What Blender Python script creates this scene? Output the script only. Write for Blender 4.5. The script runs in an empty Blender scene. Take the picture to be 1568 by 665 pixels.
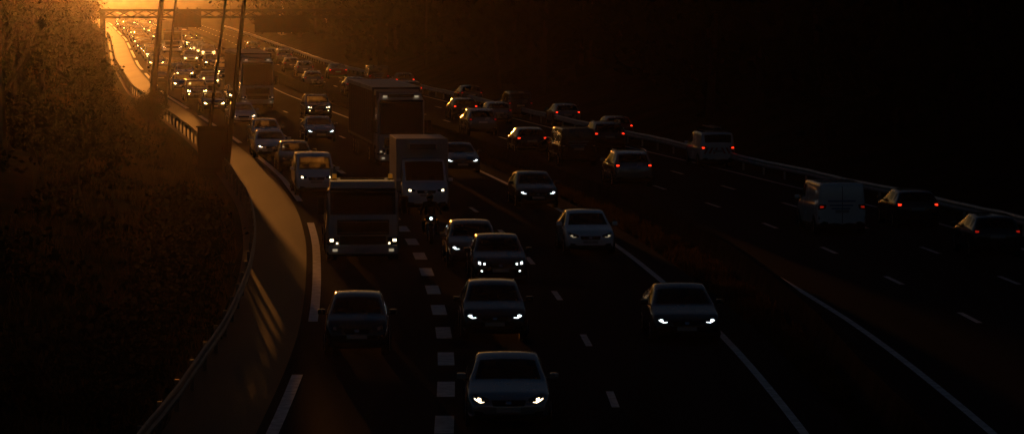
import bpy, bmesh, math, random
import numpy as np
from mathutils import Vector, Matrix
from mathutils.bvhtree import BVHTree
random.seed(7); rs=np.random.RandomState(11)
scene=bpy.context.scene
scene.view_settings.view_transform='Standard'; scene.view_settings.look='None'; scene.view_settings.exposure=0
COL=scene.collection

# ------------------------------------------------------------------ tuning
SUN_AZ=-6.9; SUN_EL=1.5; SUN_STR=1.7; SKY_STR=0.017; HAZE=3.0e-5; HAZE_G=0.988

# ------------------------------------------------------------------ materials
def mat(name,col=(.5,.5,.5),rough=.5,metal=0.,coat=0.,emit=None,estr=0.,noise=None,nscale=5.,bump=0.,spec=.5,rnoise=0.):
    m=bpy.data.materials.new(name); m.use_nodes=True
    nt=m.node_tree; b=nt.nodes['Principled BSDF']
    b.inputs['Base Color'].default_value=(*col,1); b.inputs['Roughness'].default_value=rough
    b.inputs['Metallic'].default_value=metal; b.inputs['Coat Weight'].default_value=coat
    b.inputs['Coat Roughness'].default_value=.06
    b.inputs['Specular IOR Level'].default_value=spec
    if emit:
        b.inputs['Emission Color'].default_value=(*emit,1); b.inputs['Emission Strength'].default_value=estr
        m.cycles.emission_sampling='NONE'
    if noise or bump or rnoise:
        tc=nt.nodes.new('ShaderNodeTexCoord'); n=nt.nodes.new('ShaderNodeTexNoise')
        n.inputs['Scale'].default_value=nscale; n.inputs['Detail'].default_value=6
        nt.links.new(tc.outputs['Object'],n.inputs['Vector'])
        if noise:
            r=nt.nodes.new('ShaderNodeValToRGB'); r.color_ramp.elements[0].position=.3; r.color_ramp.elements[1].position=.7
            r.color_ramp.elements[0].color=(*col,1); r.color_ramp.elements[1].color=(*noise,1)
            nt.links.new(n.outputs['Fac'],r.inputs['Fac']); nt.links.new(r.outputs['Color'],b.inputs['Base Color'])
        if rnoise:
            mr=nt.nodes.new('ShaderNodeMapRange'); mr.inputs['From Min'].default_value=.3; mr.inputs['From Max'].default_value=.7
            mr.inputs['To Min'].default_value=rough; mr.inputs['To Max'].default_value=rough+rnoise
            nt.links.new(n.outputs['Fac'],mr.inputs['Value']); nt.links.new(mr.outputs['Result'],b.inputs['Roughness'])
        if bump:
            n2=nt.nodes.new('ShaderNodeTexNoise'); n2.inputs['Scale'].default_value=nscale*12; n2.inputs['Detail'].default_value=3
            nt.links.new(tc.outputs['Object'],n2.inputs['Vector'])
            bp=nt.nodes.new('ShaderNodeBump'); bp.inputs['Strength'].default_value=bump; bp.inputs['Distance'].default_value=.02
            nt.links.new(n2.outputs['Fac'],bp.inputs['Height']); nt.links.new(bp.outputs['Normal'],b.inputs['Normal'])
    return m
def paint(name,c,metal=.25,rough=.2): return mat(name,c,rough,metal,1.,rnoise=.1,nscale=1.6)
PAINT=dict(white=paint('white_paint',(.78,.78,.78),0),silver=paint('silver_paint',(.3,.31,.32),.6),grey=paint('grey_paint',(.08,.084,.09),.4),
  black=paint('black_paint',(.006,.006,.007),.1),dark=paint('anthracite_paint',(.013,.014,.016),.3),blue=paint('blue_paint',(.012,.03,.07),.3),
  red=paint('red_paint',(.22,.02,.015),.1),beige=paint('beige_paint',(.35,.3,.22),.3))
TRIM=mat('black_plastic',(.01,.01,.01),.6,rnoise=.2,nscale=6,spec=.25)
TYRE=mat('tyre_rubber',(.012,.012,.012),.85,spec=.1)
RIM=mat('alloy_rim',(.4,.4,.42),.35,.8)
CHROME=mat('chrome',(.7,.7,.7),.15,1.)
PLATE=mat('number_plate',(.35,.35,.33),.5)
LENS=mat('lamp_housing',(.03,.03,.035),.12,coat=.5)
HL_COOL=mat('headlight_cool',(.8,.8,.8),.2,emit=(.8,.93,1.),estr=4)
HL_WARM=mat('headlight_warm',(.8,.8,.8),.2,emit=(1.,.78,.46),estr=5)
HL_FAR=mat('headlight_yellow',(.8,.8,.8),.2,emit=(1.,.62,.2),estr=32)
HL_DIM=mat('headlight_dim',(.6,.6,.6),.2,emit=(1.,.8,.5),estr=.3)
HL_OFF=mat('headlight_off',(.25,.25,.26),.15)
TL_ON=mat('taillight_on',(.4,.01,.01),.3,emit=(1.,.03,.008),estr=2.8)
TL_DIM=mat('taillight_dim',(.3,.01,.01),.3,emit=(1.,.03,.01),estr=.25)
AMBER=mat('amber_beacon',(.6,.2,.02),.3,emit=(1.,.35,.03),estr=.12)
SEAT=mat('seat_fabric',(.015,.015,.016),.9,spec=.1)
def glass(name,tr,dust):
    m=bpy.data.materials.new(name); m.use_nodes=True; nt=m.node_tree; nt.nodes.clear()
    o=nt.nodes.new('ShaderNodeOutputMaterial'); g=nt.nodes.new('ShaderNodeBsdfGlossy'); g.inputs['Roughness'].default_value=.04
    g.inputs['Color'].default_value=(.9,.95,1,1)
    t=nt.nodes.new('ShaderNodeBsdfTransparent'); t.inputs['Color'].default_value=(tr,tr,tr*.97,1)
    fr=nt.nodes.new('ShaderNodeFresnel'); fr.inputs['IOR'].default_value=1.25
    d=nt.nodes.new('ShaderNodeBsdfTranslucent'); d.inputs['Color'].default_value=(.9,.82,.6,1)
    m1=nt.nodes.new('ShaderNodeMixShader'); tc=nt.nodes.new('ShaderNodeTexCoord'); n=nt.nodes.new('ShaderNodeTexNoise'); n.inputs['Scale'].default_value=3
    nt.links.new(tc.outputs['Object'],n.inputs['Vector'])
    mu=nt.nodes.new('ShaderNodeMath'); mu.operation='MULTIPLY'; mu.inputs[1].default_value=dust*2; nt.links.new(n.outputs['Fac'],mu.inputs[0])
    nt.links.new(mu.outputs[0],m1.inputs['Fac']); nt.links.new(t.outputs[0],m1.inputs[1]); nt.links.new(d.outputs[0],m1.inputs[2])
    m2=nt.nodes.new('ShaderNodeMixShader'); nt.links.new(fr.outputs[0],m2.inputs['Fac']); nt.links.new(m1.outputs[0],m2.inputs[1]); nt.links.new(g.outputs[0],m2.inputs[2])
    nt.links.new(m2.outputs[0],o.inputs['Surface']); return m
GL_DARK=glass('tinted_glass',.1,.0005); GL_DUST_LIT=glass('dusty_sunlit_glass',.9,.45)  # dusty sunlit copy glows on far cars; dark copy stands in for near shade

# ------------------------------------------------------------------ road alignment
_Y=[-400,0,40,73,91.6,105.7,123.4,143.3,171.4,200,242,285,374,526,700,1000,1500,3000]
_X=[4,6.2,6.4,6.25,5.8,5.05,3.9,2.05,-1.45,-5.5,-12,-18.7,-30.3,-48.5,-71,-118,-215,-560]
_Yd=np.arange(-400,3001,2.0); _Xd=np.interp(_Yd,_Y,_X)
k=np.hanning(15); k/=k.sum(); _Xd=np.convolve(np.pad(_Xd,7,mode='edge'),k,'valid')
def XR(y): return float(np.interp(y,_Yd,_Xd))
def slope(y): return (XR(y+4)-XR(y-4))/8
def tab(ys,vs): return lambda y: float(np.interp(y,ys,vs))
O={}
O['L0']=tab([0,73,118,135,165,240,500],[-11.3,-11.3,-10.9,-10.65,-10.2,-9.9,-9.9])
O['L1']=tab([0,75,132,240],[-7.65,-7.65,-7.2,-6.7]); O['L2']=tab([0,75,105,132,240],[-3.85,-3.8,-3.7,-3.55,-3.35])
O['LR']=tab([0,70,109,165,240,500],[-13.6,-13.6,-13.1,-12.8,-12.5,-12.3])
O['R0']=tab([73,98,110,135,160,200,290,400],[4.0,4.0,3.9,3.7,3.3,3.0,2.9,2.5])
O['R1']=tab([73,99,135,157,200,290,400],[7.7,7.55,7.15,6.65,6.1,5.8,5.1])
O['R2']=tab([73,111,135,157,200,290,400],[11.4,11.1,10.6,9.8,9.0,8.5,7.4])
O['R3']=tab([73,111,135,165,200,290,400],[15,14.5,14.0,12.6,11.4,10.6,9.2])
O['RR']=tab([73,111,132,153,174,200,220,287,356,500],[16.8,16.2,15.5,14.1,13.1,12.3,11.9,11.2,9.9,9.4])
_mb=tab([80,115,400],[1.9,1.0,1.0]); MBU=lambda y:O['R0'](y)-_mb(y)

def obj(name,me,loc=(0,0,0),rz=0.,coll=None):
    o=bpy.data.objects.new(name,me); o.location=loc; o.rotation_euler=(0,0,rz); COL.objects.link(o); return o
def mesh_np(name,V,F,mats=(),mi=None,smooth=False):
    me=bpy.data.meshes.new(name); me.from_pydata([tuple(v) for v in V],[],[tuple(f) for f in F])
    for m in mats: me.materials.append(m)
    if mi is not None: me.polygons.foreach_set('material_index',mi)
    if smooth: me.polygons.foreach_set('use_smooth',[True]*len(me.polygons))
    me.update(); return me
def quads_mesh(name,P,mats,mi=None):
    n=len(P); me=bpy.data.meshes.new(name); me.vertices.add(4*n); me.vertices.foreach_set('co',P.reshape(-1).astype(np.float32))
    me.loops.add(4*n); me.loops.foreach_set('vertex_index',np.arange(4*n,dtype=np.int32))
    me.polygons.add(n); me.polygons.foreach_set('loop_start',np.arange(0,4*n,4,dtype=np.int32)); me.polygons.foreach_set('loop_total',np.full(n,4,dtype=np.int32))
    for m in mats: me.materials.append(m)
    if mi is not None: me.polygons.foreach_set('material_index',np.asarray(mi,dtype=np.int32))
    me.update(calc_edges=True); me.validate(); return me

def terr(u,y):
    z=0.
    if u<-14.2:
        d=-14.2-u; z=min(d*.22,3.2)+max(0,min((d-25)*.06,9)); z+= .25*math.sin(y*.09+u*.3)*min(1,d/6)
    rr=O['RR'](y)+1.2
    if u>rr:
        d=u-rr; z=min(d*.3,5)+max(0,min((d-22)*.2,28)); z+=.4*math.sin(y*.05+u*.2)*min(1,d/8)
    return z
# ground sheet
ys=list(np.arange(-300,60,20))+list(np.arange(60,420,5))+list(np.arange(420,900,20))+list(np.arange(900,3001,100))
us=[-1800,-900,-400,-200,-120,-80,-60,-50,-45,-40,-36,-32,-29,-26,-23,-20,-18,-16,-15,-14.2,-10,-5,0,1,2,3,5,8,12,14,16,18,20,22,25,28,32,36,40,50,65,90,130,200,400,900,2000]
V=[];F=[]
for y in ys:
    for u in us: V.append((XR(y)+u,y,terr(u,y)-.03))
nu=len(us)
for i in range(len(ys)-1):
    for j in range(nu-1): a=i*nu+j; F.append((a,a+1,a+nu+1,a+nu))
GROUND=mat('grass_soil',(.018,.018,.01),1.,noise=(.04,.032,.018),nscale=.35,bump=.4,spec=0)
obj('ground',mesh_np('ground',V,F,[GROUND],smooth=True))
def ribbon(u0,u1,y0,y1,z,step=4.):
    V=[];F=[];n=max(1,int(math.ceil((y1-y0)/step)))
    for i in range(n+1):
        y=y0+(y1-y0)*i/n; V.append((XR(y)+u0(y),y,z)); V.append((XR(y)+u1(y),y,z))
    for i in range(n): F.append((2*i,2*i+1,2*i+3,2*i+2))
    return V,F
def road_mat(name,c0,c1,rough,scale,gl,bump=0.):
    m=bpy.data.materials.new(name); m.use_nodes=True; nt=m.node_tree; b=nt.nodes['Principled BSDF']; L=nt.links; out=nt.nodes['Material Output']
    g=nt.nodes.new('ShaderNodeNewGeometry'); mp=nt.nodes.new('ShaderNodeMapping'); mp.inputs['Scale'].default_value=(1,.06,1)
    L.new(g.outputs['Position'],mp.inputs['Vector'])
    n=nt.nodes.new('ShaderNodeTexNoise'); n.inputs['Scale'].default_value=scale; n.inputs['Detail'].default_value=8; L.new(mp.outputs[0],n.inputs['Vector'])
    n3=nt.nodes.new('ShaderNodeTexNoise'); n3.inputs['Scale'].default_value=14; n3.inputs['Detail'].default_value=4; L.new(g.outputs['Position'],n3.inputs['Vector'])
    r=nt.nodes.new('ShaderNodeValToRGB'); r.color_ramp.elements[0].position=.32; r.color_ramp.elements[1].position=.7
    r.color_ramp.elements[0].color=(*c0,1); r.color_ramp.elements[1].color=(*c1,1)
    mx=nt.nodes.new('ShaderNodeMath'); mx.operation='ADD'; mm=nt.nodes.new('ShaderNodeMath'); mm.operation='MULTIPLY'; mm.inputs[1].default_value=.9
    s=nt.nodes.new('ShaderNodeMath'); s.operation='SUBTRACT'; s.inputs[1].default_value=.5; L.new(n3.outputs['Fac'],s.inputs[0]); L.new(s.outputs[0],mm.inputs[0])
    L.new(n.outputs['Fac'],mx.inputs[0]); L.new(mm.outputs[0],mx.inputs[1]); L.new(mx.outputs[0],r.inputs['Fac']); L.new(r.outputs[0],b.inputs['Base Color'])
    b.inputs['Roughness'].default_value=rough; b.inputs['Specular IOR Level'].default_value=.1
    df=nt.nodes.new('ShaderNodeBsdfDiffuse'); L.new(r.outputs[0],df.inputs['Color']); ms=nt.nodes.new('ShaderNodeMixShader'); ms.inputs[0].default_value=gl
    L.new(df.outputs[0],ms.inputs[1]); L.new(b.outputs[0],ms.inputs[2]); L.new(ms.outputs[0],out.inputs['Surface'])
    if bump:
        bp=nt.nodes.new('ShaderNodeBump'); bp.inputs['Strength'].default_value=bump; bp.inputs['Distance'].default_value=.01
        n4=nt.nodes.new('ShaderNodeTexNoise'); n4.inputs['Scale'].default_value=60; L.new(g.outputs['Position'],n4.inputs['Vector']); L.new(n4.outputs['Fac'],bp.inputs['Height']); L.new(bp.outputs[0],b.inputs['Normal'])
    return m
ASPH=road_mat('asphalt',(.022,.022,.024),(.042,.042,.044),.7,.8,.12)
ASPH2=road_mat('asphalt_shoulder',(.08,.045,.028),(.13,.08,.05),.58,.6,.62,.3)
cst=lambda v:(lambda y:v)
V,F=ribbon(lambda y:O['L0'](y)-.35,lambda y:1.1,-300,2900,0.0)
me=mesh_np('motorway_carriageway',V,F,[ASPH]); obj('road',me)
V,F=ribbon(lambda y:O['R0'](y)-1.0,lambda y:O['RR'](y)+.4,-300,2900,0.0); obj('road',mesh_np('road_right',V,F,[ASPH]))
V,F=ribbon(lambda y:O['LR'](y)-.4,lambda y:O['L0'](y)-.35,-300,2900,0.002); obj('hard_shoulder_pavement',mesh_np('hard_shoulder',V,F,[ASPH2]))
WHITE=mat('road_marking_paint',(.85,.84,.82),.6,noise=(.45,.44,.43),nscale=3.5,spec=.2)
MV=[];MF=[]
def mark(u,w,y0,y1):
    V,F=ribbon(lambda y:u(y)-w/2,lambda y:u(y)+w/2,y0,y1,.010); b=len(MV); MV.extend(V); MF.extend([tuple(i+b for i in f) for f in F])
mark(cst(0),.2,-50,900); mark(O['R0'],.2,-50,900); mark(O['R3'],.2,148,900)
y=84.1-39-13-39-13
while y<800: mark(O['L0'],.27,y+13,y+52); y+=52
y=73.2-6.45*12
while y<330: mark(O['L1'],.42,y,y+3); y+=6.45
y0=79.2-12.9*8
for i in range(60):
    yy=y0+12.9*i; mark(O['L2'],.18,yy-1.5,yy+1.5)
    if yy>330: mark(O['L1'],.18,yy-1.5,yy+1.5)
y0=99-12.2*8
for i in range(60):
    yy=y0+12.1*i; mark(O['R1'],.18,yy-1.5,yy+1.5); mark(O['R2'],.18,yy-1.5,yy+1.5)
    if yy<150: mark(O['R3'],.2,yy-1.5,yy+1.5)
obj('road_marking',mesh_np('road_marking',MV,MF,[WHITE]))

# guard rails -----------------------------------------------------
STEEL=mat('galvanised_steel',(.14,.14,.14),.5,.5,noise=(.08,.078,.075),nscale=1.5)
STEEL_LIT=mat('highlit_galvanised_steel',(.6,.6,.6),.4,.3,noise=(.4,.4,.4),nscale=1.5)  # paler steel copy; the right rail's sky highlight is put into its colour
CONC=mat('concrete',(.045,.042,.04),1.,noise=(.025,.023,.02),nscale=1.2,spec=0)
def guardrail(u,y0,y1,face=1,m_=None,name='guard_rail'):
    prof=[(0,.76),(.045,.74),(.07,.69),(.07,.65),(.0,.6),(.0,.58),(.07,.53),(.07,.49),(.045,.44),(0,.42),(-.006,.44),(-.008,.6),(-.006,.74)]
    V=[];F=[];st=2.;n=int((y1-y0)/st);m=len(prof)
    for i in range(n+1):
        y=y0+i*st; x=XR(y)+u(y); z=0.02*math.sin(y*.4)+.01*math.sin(y*1.3)
        for (a,b) in prof: V.append((x+face*a,y,b+z))
    for i in range(n):
        for j in range(m): a=i*m+j;b=i*m+(j+1)%m; F.append((a,b,b+m,a+m))
    y=y0+1
    while y<y1:
        x=XR(y)+u(y)-face*.1
        b=len(V)
        for z in(-.1,.72):
            for dx,dy in((-.05,-.04),(.05,-.04),(.05,.04),(-.05,.04)): V.append((x+dx,y+dy,z))
        F+= [(b,b+1,b+5,b+4),(b+1,b+2,b+6,b+5),(b+2,b+3,b+7,b+6),(b+3,b,b+4,b+7),(b+4,b+5,b+6,b+7)]
        b=len(V)
        for z in(.5,.68):
            for dx,dy in((.04,-.04),(.1,-.04),(.1,.04),(.04,.04)): V.append((x+face*dx,y+dy,z))
        F+= [(b,b+1,b+5,b+4),(b+2,b+3,b+7,b+6),(b+4,b+5,b+6,b+7)]
        y+=4. 
    return obj(name,mesh_np(name,V,F,[m_ or STEEL]))
guardrail(O['LR'],-20,560,1); guardrail(O['RR'],20,620,-1,STEEL_LIT)
prof=[(-.32,0),(-.32,.08),(-.2,.3),(-.11,.78),(-.09,.8),(.09,.8),(.11,.78),(.2,.3),(.32,.08),(.32,0)]
V=[];F=[];n=380;m=len(prof)
for i in range(n+1):
    y=-40+2.5*i; x=XR(y)+MBU(y)
    for a,b in prof: V.append((x+a,y,b))
for i in range(n):
    for j in range(m-1): a=i*m+j; F.append((a,a+1,a+1+m,a+m))
obj('median_barrier',mesh_np('median_barrier',V,F,[CONC]))

# ------------------------------------------------------------------ mesh builder
class MB:
    def __init__(s,mats): s.bm=bmesh.new(); s.mats=mats
    def idx(s,m):
        if m not in s.mats: s.mats.append(m)
        return s.mats.index(m)
    def box(s,c,d,m,bev=.0,rot=None,taper=None):
        r=bmesh.ops.create_cube(s.bm,size=1); vs=r['verts']
        for v in vs:
            x,y,z=v.co
            if taper and z>0: x*=taper[0]; y*=taper[1]
            v.co=Vector((x*d[0],y*d[1],z*d[2]))
        if bev>0:
            es=list({e for v in vs for e in v.link_edges})
            rr=bmesh.ops.bevel(s.bm,geom=es,offset=bev,segments=2,affect='EDGES',profile=.6)
            fs=[f for f in rr['faces']]; vs=list({v for f in fs for v in f.verts})
            allf={f for v in vs for f in v.link_faces}
        else: allf={f for v in vs for f in v.link_faces}
        M=Matrix.Translation(c)
        if rot is not None: M=M@rot
        for v in vs: v.co=M@v.co
        i=s.idx(m)
        for f in allf: f.material_index=i; f.smooth=False
    def cyl(s,c,r,h,axis,m,seg=20,r2=None):
        rr=bmesh.ops.create_cone(s.bm,cap_ends=True,segments=seg,radius1=r,radius2=r if r2 is None else r2,depth=h)
        R={'x':Matrix.Rotation(math.pi/2,4,'Y'),'y':Matrix.Rotation(-math.pi/2,4,'X'),'z':Matrix.Identity(4)}[axis]
        M=Matrix.Translation(c)@R
        for v in rr['verts']: v.co=M@v.co
        i=s.idx(m)
        for f in {f for v in rr['verts'] for f in v.link_faces}: f.material_index=i
    def tube(s,p,q,r,m,seg=8,r2=None):
        p=Vector(p);q=Vector(q);d=q-p
        rr=bmesh.ops.create_cone(s.bm,cap_ends=True,segments=seg,radius1=r,radius2=r if r2 is None else r2,depth=d.length)
        M=Matrix.Translation((p+q)/2)@d.to_track_quat('Z','Y').to_matrix().to_4x4()
        for v in rr['verts']: v.co=M@v.co
        i=s.idx(m)
        for f in {f for v in rr['verts'] for f in v.link_faces}: f.material_index=i
    def sph(s,c,d,m,seg=12):
        rr=bmesh.ops.create_uvsphere(s.bm,u_segments=seg,v_segments=seg//2+2,radius=.5)
        for v in rr['verts']: v.co=Vector((v.co.x*d[0]+c[0],v.co.y*d[1]+c[1],v.co.z*d[2]+c[2]))
        i=s.idx(m)
        for f in {f for v in rr['verts'] for f in v.link_faces}: f.material_index=i; f.smooth=True
    def quad(s,pts,m):
        vs=[s.bm.verts.new(p) for p in pts]; f=s.bm.faces.new(vs); f.material_index=s.idx(m)
    def wheel(s,x,y,r,w,side,rim=RIM):
        s.cyl((x,y,r),r,w,'x',TYRE,28)
        s.cyl((x+side*(w/2+.004),y,r),r*.66,.02,'x',rim,20)
        for k in range(5):
            a=k*2*math.pi/5
            s.tube((x+side*(w/2+.018),y,r),(x+side*(w/2+.018),y+math.cos(a)*r*.6,r+math.sin(a)*r*.6),.03,TRIM,4)
    def done(s,name):
        bmesh.ops.recalc_face_normals(s.bm,faces=s.bm.faces[:])
        me=bpy.data.meshes.new(name); s.bm.to_mesh(me); s.bm.free()
        for m in s.mats: me.materials.append(m)
        return me

# slots: 0 paint 1 glass 2 headlight 3 taillight
def car_mesh(name,sp):
    L=sp['L'];W=sp['W'];hwm=W/2
    top=sp['top']; ty=[a for a,b in top]; tz=[b for a,b in top]
    belt=sp['belt']; by=[a for a,b in belt]; bz=[b for a,b in belt]
    ws=sp['ws']; rw=sp['rw']; sd=sp['side']; pil=sp['pil']
    ysx=set(ty)|{0,.04,.12,.3,.6,L-.04,L-.14,L-.3,L}
    for p in pil: ysx|={p-.04,p+.04}
    ysx|={sd[0],sd[1],ws[0],ws[1],rw[0],rw[1]}
    yy=sorted(ysx); o=[yy[0]]
    for y in yy[1:]:
        if y-o[-1]>.035: o.append(y)
    yy=o
    fillet=sp.get('nose',.13)
    def hw(y):
        f=np.interp(y,[0,.04,.15,.4,.9,L-.8,L-.35,L-.12,L-.03,L],[1-fillet*1.5,1-fillet,1-fillet*.55,1-fillet*.15,1,1,.985,.95,.9,.86]); return hwm*float(f)
    rings=[]
    V=[]
    for y in yy:
        h=hw(y); zt=float(np.interp(y,ty,tz)); zb=float(np.interp(y,[0,.1,.5,L-.5,L-.1,L],[.3,.2,.19,.21,.26,.36])); be=float(np.interp(y,by,bz)); be=min(be,zt-.03)
        c=max(0,min(1,(zt-be-.05)/.35)); c=c*c*(3-2*c)
        tr=sp.get('tumble',.74)
        r=h*(.9*(1-c)+tr*c); zre=zt-(.02*(1-c)+.05*c)
        half=[(0,zb),(h*.88,zb),(h*.975,zb+.1),(h,zb*.45+be*.55),(h*.985,be-.07),(h*.955,be),(r,zre),(r-.055,zre+.022 if c>.5 else zre+.008),(r*.5,zt-.006),(0,zt)]
        m=len(half)
        ring=[(x,y,z) for x,z in half]+[(-x,y,z) for x,z in half[-2:0:-1]]
        rings.append(range(len(V),len(V)+len(ring))); V+=ring
    n=len(rings[0]); F=[];MI=[]
    for i in range(len(yy)-1):
        ym=(yy[i]+yy[i+1])/2
        for j in range(n):
            a=rings[i][j];b=rings[i][(j+1)%n];F.append((a,b,b+n,a+n))
            s=j if j<m-1 else n-1-j
            mi=0
            if s in(7,8) and (ws[0]<ym<ws[1] or rw[0]<ym<rw[1]): mi=1
            if s==5 and sd[0]<ym<sd[1] and not any(abs(ym-p)<.04 for p in pil): mi=1
            if s in(0,): mi=2
            if s==1: mi=2
            MI.append(mi)
    F.append(tuple(rings[0])[::-1]); MI.append(0); F.append(tuple(rings[-1])); MI.append(0)
    tmp=mesh_np('tmp',V,F,[PAINT['white'],GL_DARK,TRIM],MI,True)
    ob=obj('tmp',tmp); md=ob.modifiers.new('s','SUBSURF'); md.levels=2; md.render_levels=2
    dg=bpy.context.evaluated_depsgraph_get(); ev=bpy.data.meshes.new_from_object(ob.evaluated_get(dg))
    b=MB([PAINT['white'],GL_DARK,HL_COOL,TL_ON,TRIM])
    b.bm.from_mesh(ev); b.bm.faces.ensure_lookup_table()
    for f in b.bm.faces:
        f.smooth=True
        if f.material_index==2: f.material_index=4
    bvh=BVHTree.FromBMesh(b.bm)
    bpy.data.objects.remove(ob); bpy.data.meshes.remove(tmp); bpy.data.meshes.remove(ev)
    def patch(tl,bl,side,off,m,n=6,k=3):
        G=[]
        for i in range(n+1):
            t=i/n*(len(tl)-1); a=min(int(t),len(tl)-2); f=t-a
            T=Vector(tl[a])*(1-f)+Vector(tl[a+1])*f; B=Vector(bl[a])*(1-f)+Vector(bl[a+1])*f
            row=[]
            for j in range(k+1):
                p=T.lerp(B,j/k)
                if side=='f': org=Vector((p[0],-1,p[1])); d=Vector((0,1,0))
                elif side=='b': org=Vector((p[0],L+1,p[1])); d=Vector((0,-1,0))
                elif side=='l': org=Vector((-3,p[0],p[1])); d=Vector((1,0,0))
                else: org=Vector((3,p[0],p[1])); d=Vector((-1,0,0))
                h=bvh.ray_cast(org,d)
                row.append(b.bm.verts.new(h[0]-d*off) if h[0] is not None else None)
            G.append(row)
        mi=b.idx(m)
        for i in range(n):
            for j in range(k):
                q=[G[i][j],G[i+1][j],G[i+1][j+1],G[i][j+1]]
                if None in q: continue
                f=b.bm.faces.new(q); f.material_index=mi; f.smooth=True
    z=sp['lz']; hx=hwm
    for s in(-1,1):
        P=lambda l:[(s*x*hx,zz) for x,zz in l]
        patch(P([(.46,z+.03),(.62,z+.07),(.86,z+.13)]),P([(.46,z-.03),(.62,z-.07),(.84,z-.02)]),'f',.006,LENS,8,3)
        st=sp['drl']
        if st=='bar':
            patch(P([(.56,z-.02),(.68,z-.025),(.8,z+.03)]),P([(.56,z-.035),(.68,z-.045),(.8,z+.012)]),'f',.012,HL_COOL,6,1)
            patch(P([(.68,z+.035),(.76,z+.045)]),P([(.68,z-.02),(.76,z+.0)]),'f',.013,HL_COOL,3,2)
        if st=='dual':
            patch(P([(.54,z+.025),(.6,z+.03)]),P([(.54,z-.025),(.6,z-.03)]),'f',.012,HL_COOL,3,2)
            patch(P([(.7,z+.05),(.78,z+.07)]),P([(.7,z-.02),(.78,z-.0)]),'f',.012,HL_COOL,3,2)
            patch(P([(.64,z-.2),(.7,z-.19)]),P([(.64,z-.24),(.7,z-.23)]),'f',.012,HL_COOL,3,2)
        if st=='round': patch(P([(.63,z+.04),(.73,z+.055)]),P([(.63,z-.035),(.73,z-.02)]),'f',.012,HL_COOL,4,3)
        if st=='swept':
            patch(P([(.56,z-.035),(.66,z-.03),(.8,z+.04)]),P([(.58,z-.045),(.66,z-.055),(.8,z+.015)]),'f',.012,HL_COOL,6,1)
            patch(P([(.64,z+.03),(.72,z+.045)]),P([(.64,z-.03),(.72,z-.01)]),'f',.013,HL_COOL,3,2)
        patch(P([(.6,.42),(.8,.44)]),P([(.6,.34),(.78,.34)]),'f',.006,TRIM,4,2)
        tz0=sp['tz']
        patch(P([(.62,tz0+.09),(.93,tz0+.12)]),P([(.66,tz0-.05),(.93,tz0-.1)]),'b',.01,LENS,6,3)
        patch(P([(.72,tz0+.04),(.87,tz0+.05)]),P([(.74,tz0-.015),(.87,tz0-.025)]),'b',.016,TL_ON,4,3)
    patch([(-.4*hx,z+.0),(.4*hx,z+.0)],[(-.36*hx,z-.12),(.36*hx,z-.12)],'f',.006,TRIM,8,3)
    patch([(-.55*hx,.37),(.55*hx,.37)],[(-.48*hx,.25),(.48*hx,.25)],'f',.006,TRIM,8,3)
    patch([(-.26,z-.15),(.26,z-.15)],[(-.26,z-.25),(.26,z-.25)],'f',.014,PLATE,4,2)
    patch([(-.06,z-.02),(.06,z-.02)],[(-.06,z-.08),(.06,z-.08)],'f',.016,CHROME,2,2)
    patch([(-.26,tz0-.1),(.26,tz0-.1)],[(-.26,tz0-.21),(.26,tz0-.21)],'b',.014,PLATE,4,2)
    patch([(-.8*hx,.42),(.8*hx,.42)],[(-.8*hx,.3),(.8*hx,.3)],'b',.006,TRIM,8,2)
    wr=sp.get('wr',.32)
    for wy in (sp['wf'],L-sp['wb']):
        for s,sn in((-1,'l'),(1,'r')):
            ang=[math.pi*t/10 for t in range(11)]
            patch([(wy+math.cos(a)*(wr+.09),wr+math.sin(a)*(wr+.09)) for a in ang],[(wy+math.cos(a)*.1,wr+math.sin(a)*.1) for a in ang],sn,.004,TRIM,10,3)
            b.wheel(s*(hwm-.11),wy,wr,.21,s)
    cy=ws[0]+.3; cz=float(np.interp(ws[0],by,bz))+.08
    for s in(-1,1):
        b.box((s*(hwm+.09),cy,cz+.03),(.2,.12,.14),PAINT['white'],.035)
        b.box((s*(hwm-.02),cy+.02,cz-.03),(.12,.07,.04),TRIM)
    for s in(-1,1):
        sy=ws[1]+.35
        b.box((s*.36,sy,.78),(.46,.14,.65),SEAT,.04); b.box((s*.36,sy+.02,1.2 if sp['H']<1.7 else 1.3),(.24,.09,.16),SEAT,.03)
        b.box((s*.36,sy-.3,.5),(.46,.5,.15),SEAT,.03)
    b.box((0,min(ws[1]+1.3,L-.9),.7),(W*.72,.16,.45),SEAT,.04)
    b.box((0,ws[0]+.35,float(np.interp(ws[0],by,bz))-.07),(W*.8,.45,.12),TRIM,.03)
    zc=float(np.interp(ws[0],ty,tz))
    b.tube((.1,ws[0]+.02,zc+.02),(-.5,ws[0]+.12,zc+.06),.012,TRIM,5)
    b.tube((.55,ws[0]+.05,zc+.02),(.02,ws[0]+.13,zc+.06),.012,TRIM,5)
    if sp.get('rails'):
        for s in(-1,1):
            r=hwm*sp.get('tumble',.74)-.03
            pts=[(s*r,y,float(np.interp(y,ty,tz))+.035) for y in np.linspace(ws[1]+.15,rw[0]-.1,6)]
            for p,q in zip(pts,pts[1:]): b.tube(p,q,.017,CHROME,6)
    b.tube((.0,rw[0]-.25,float(np.interp(rw[0]-.25,ty,tz))),(.0,rw[0]-.1,float(np.interp(rw[0]-.25,ty,tz))+.16),.006,TRIM,4)
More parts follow.
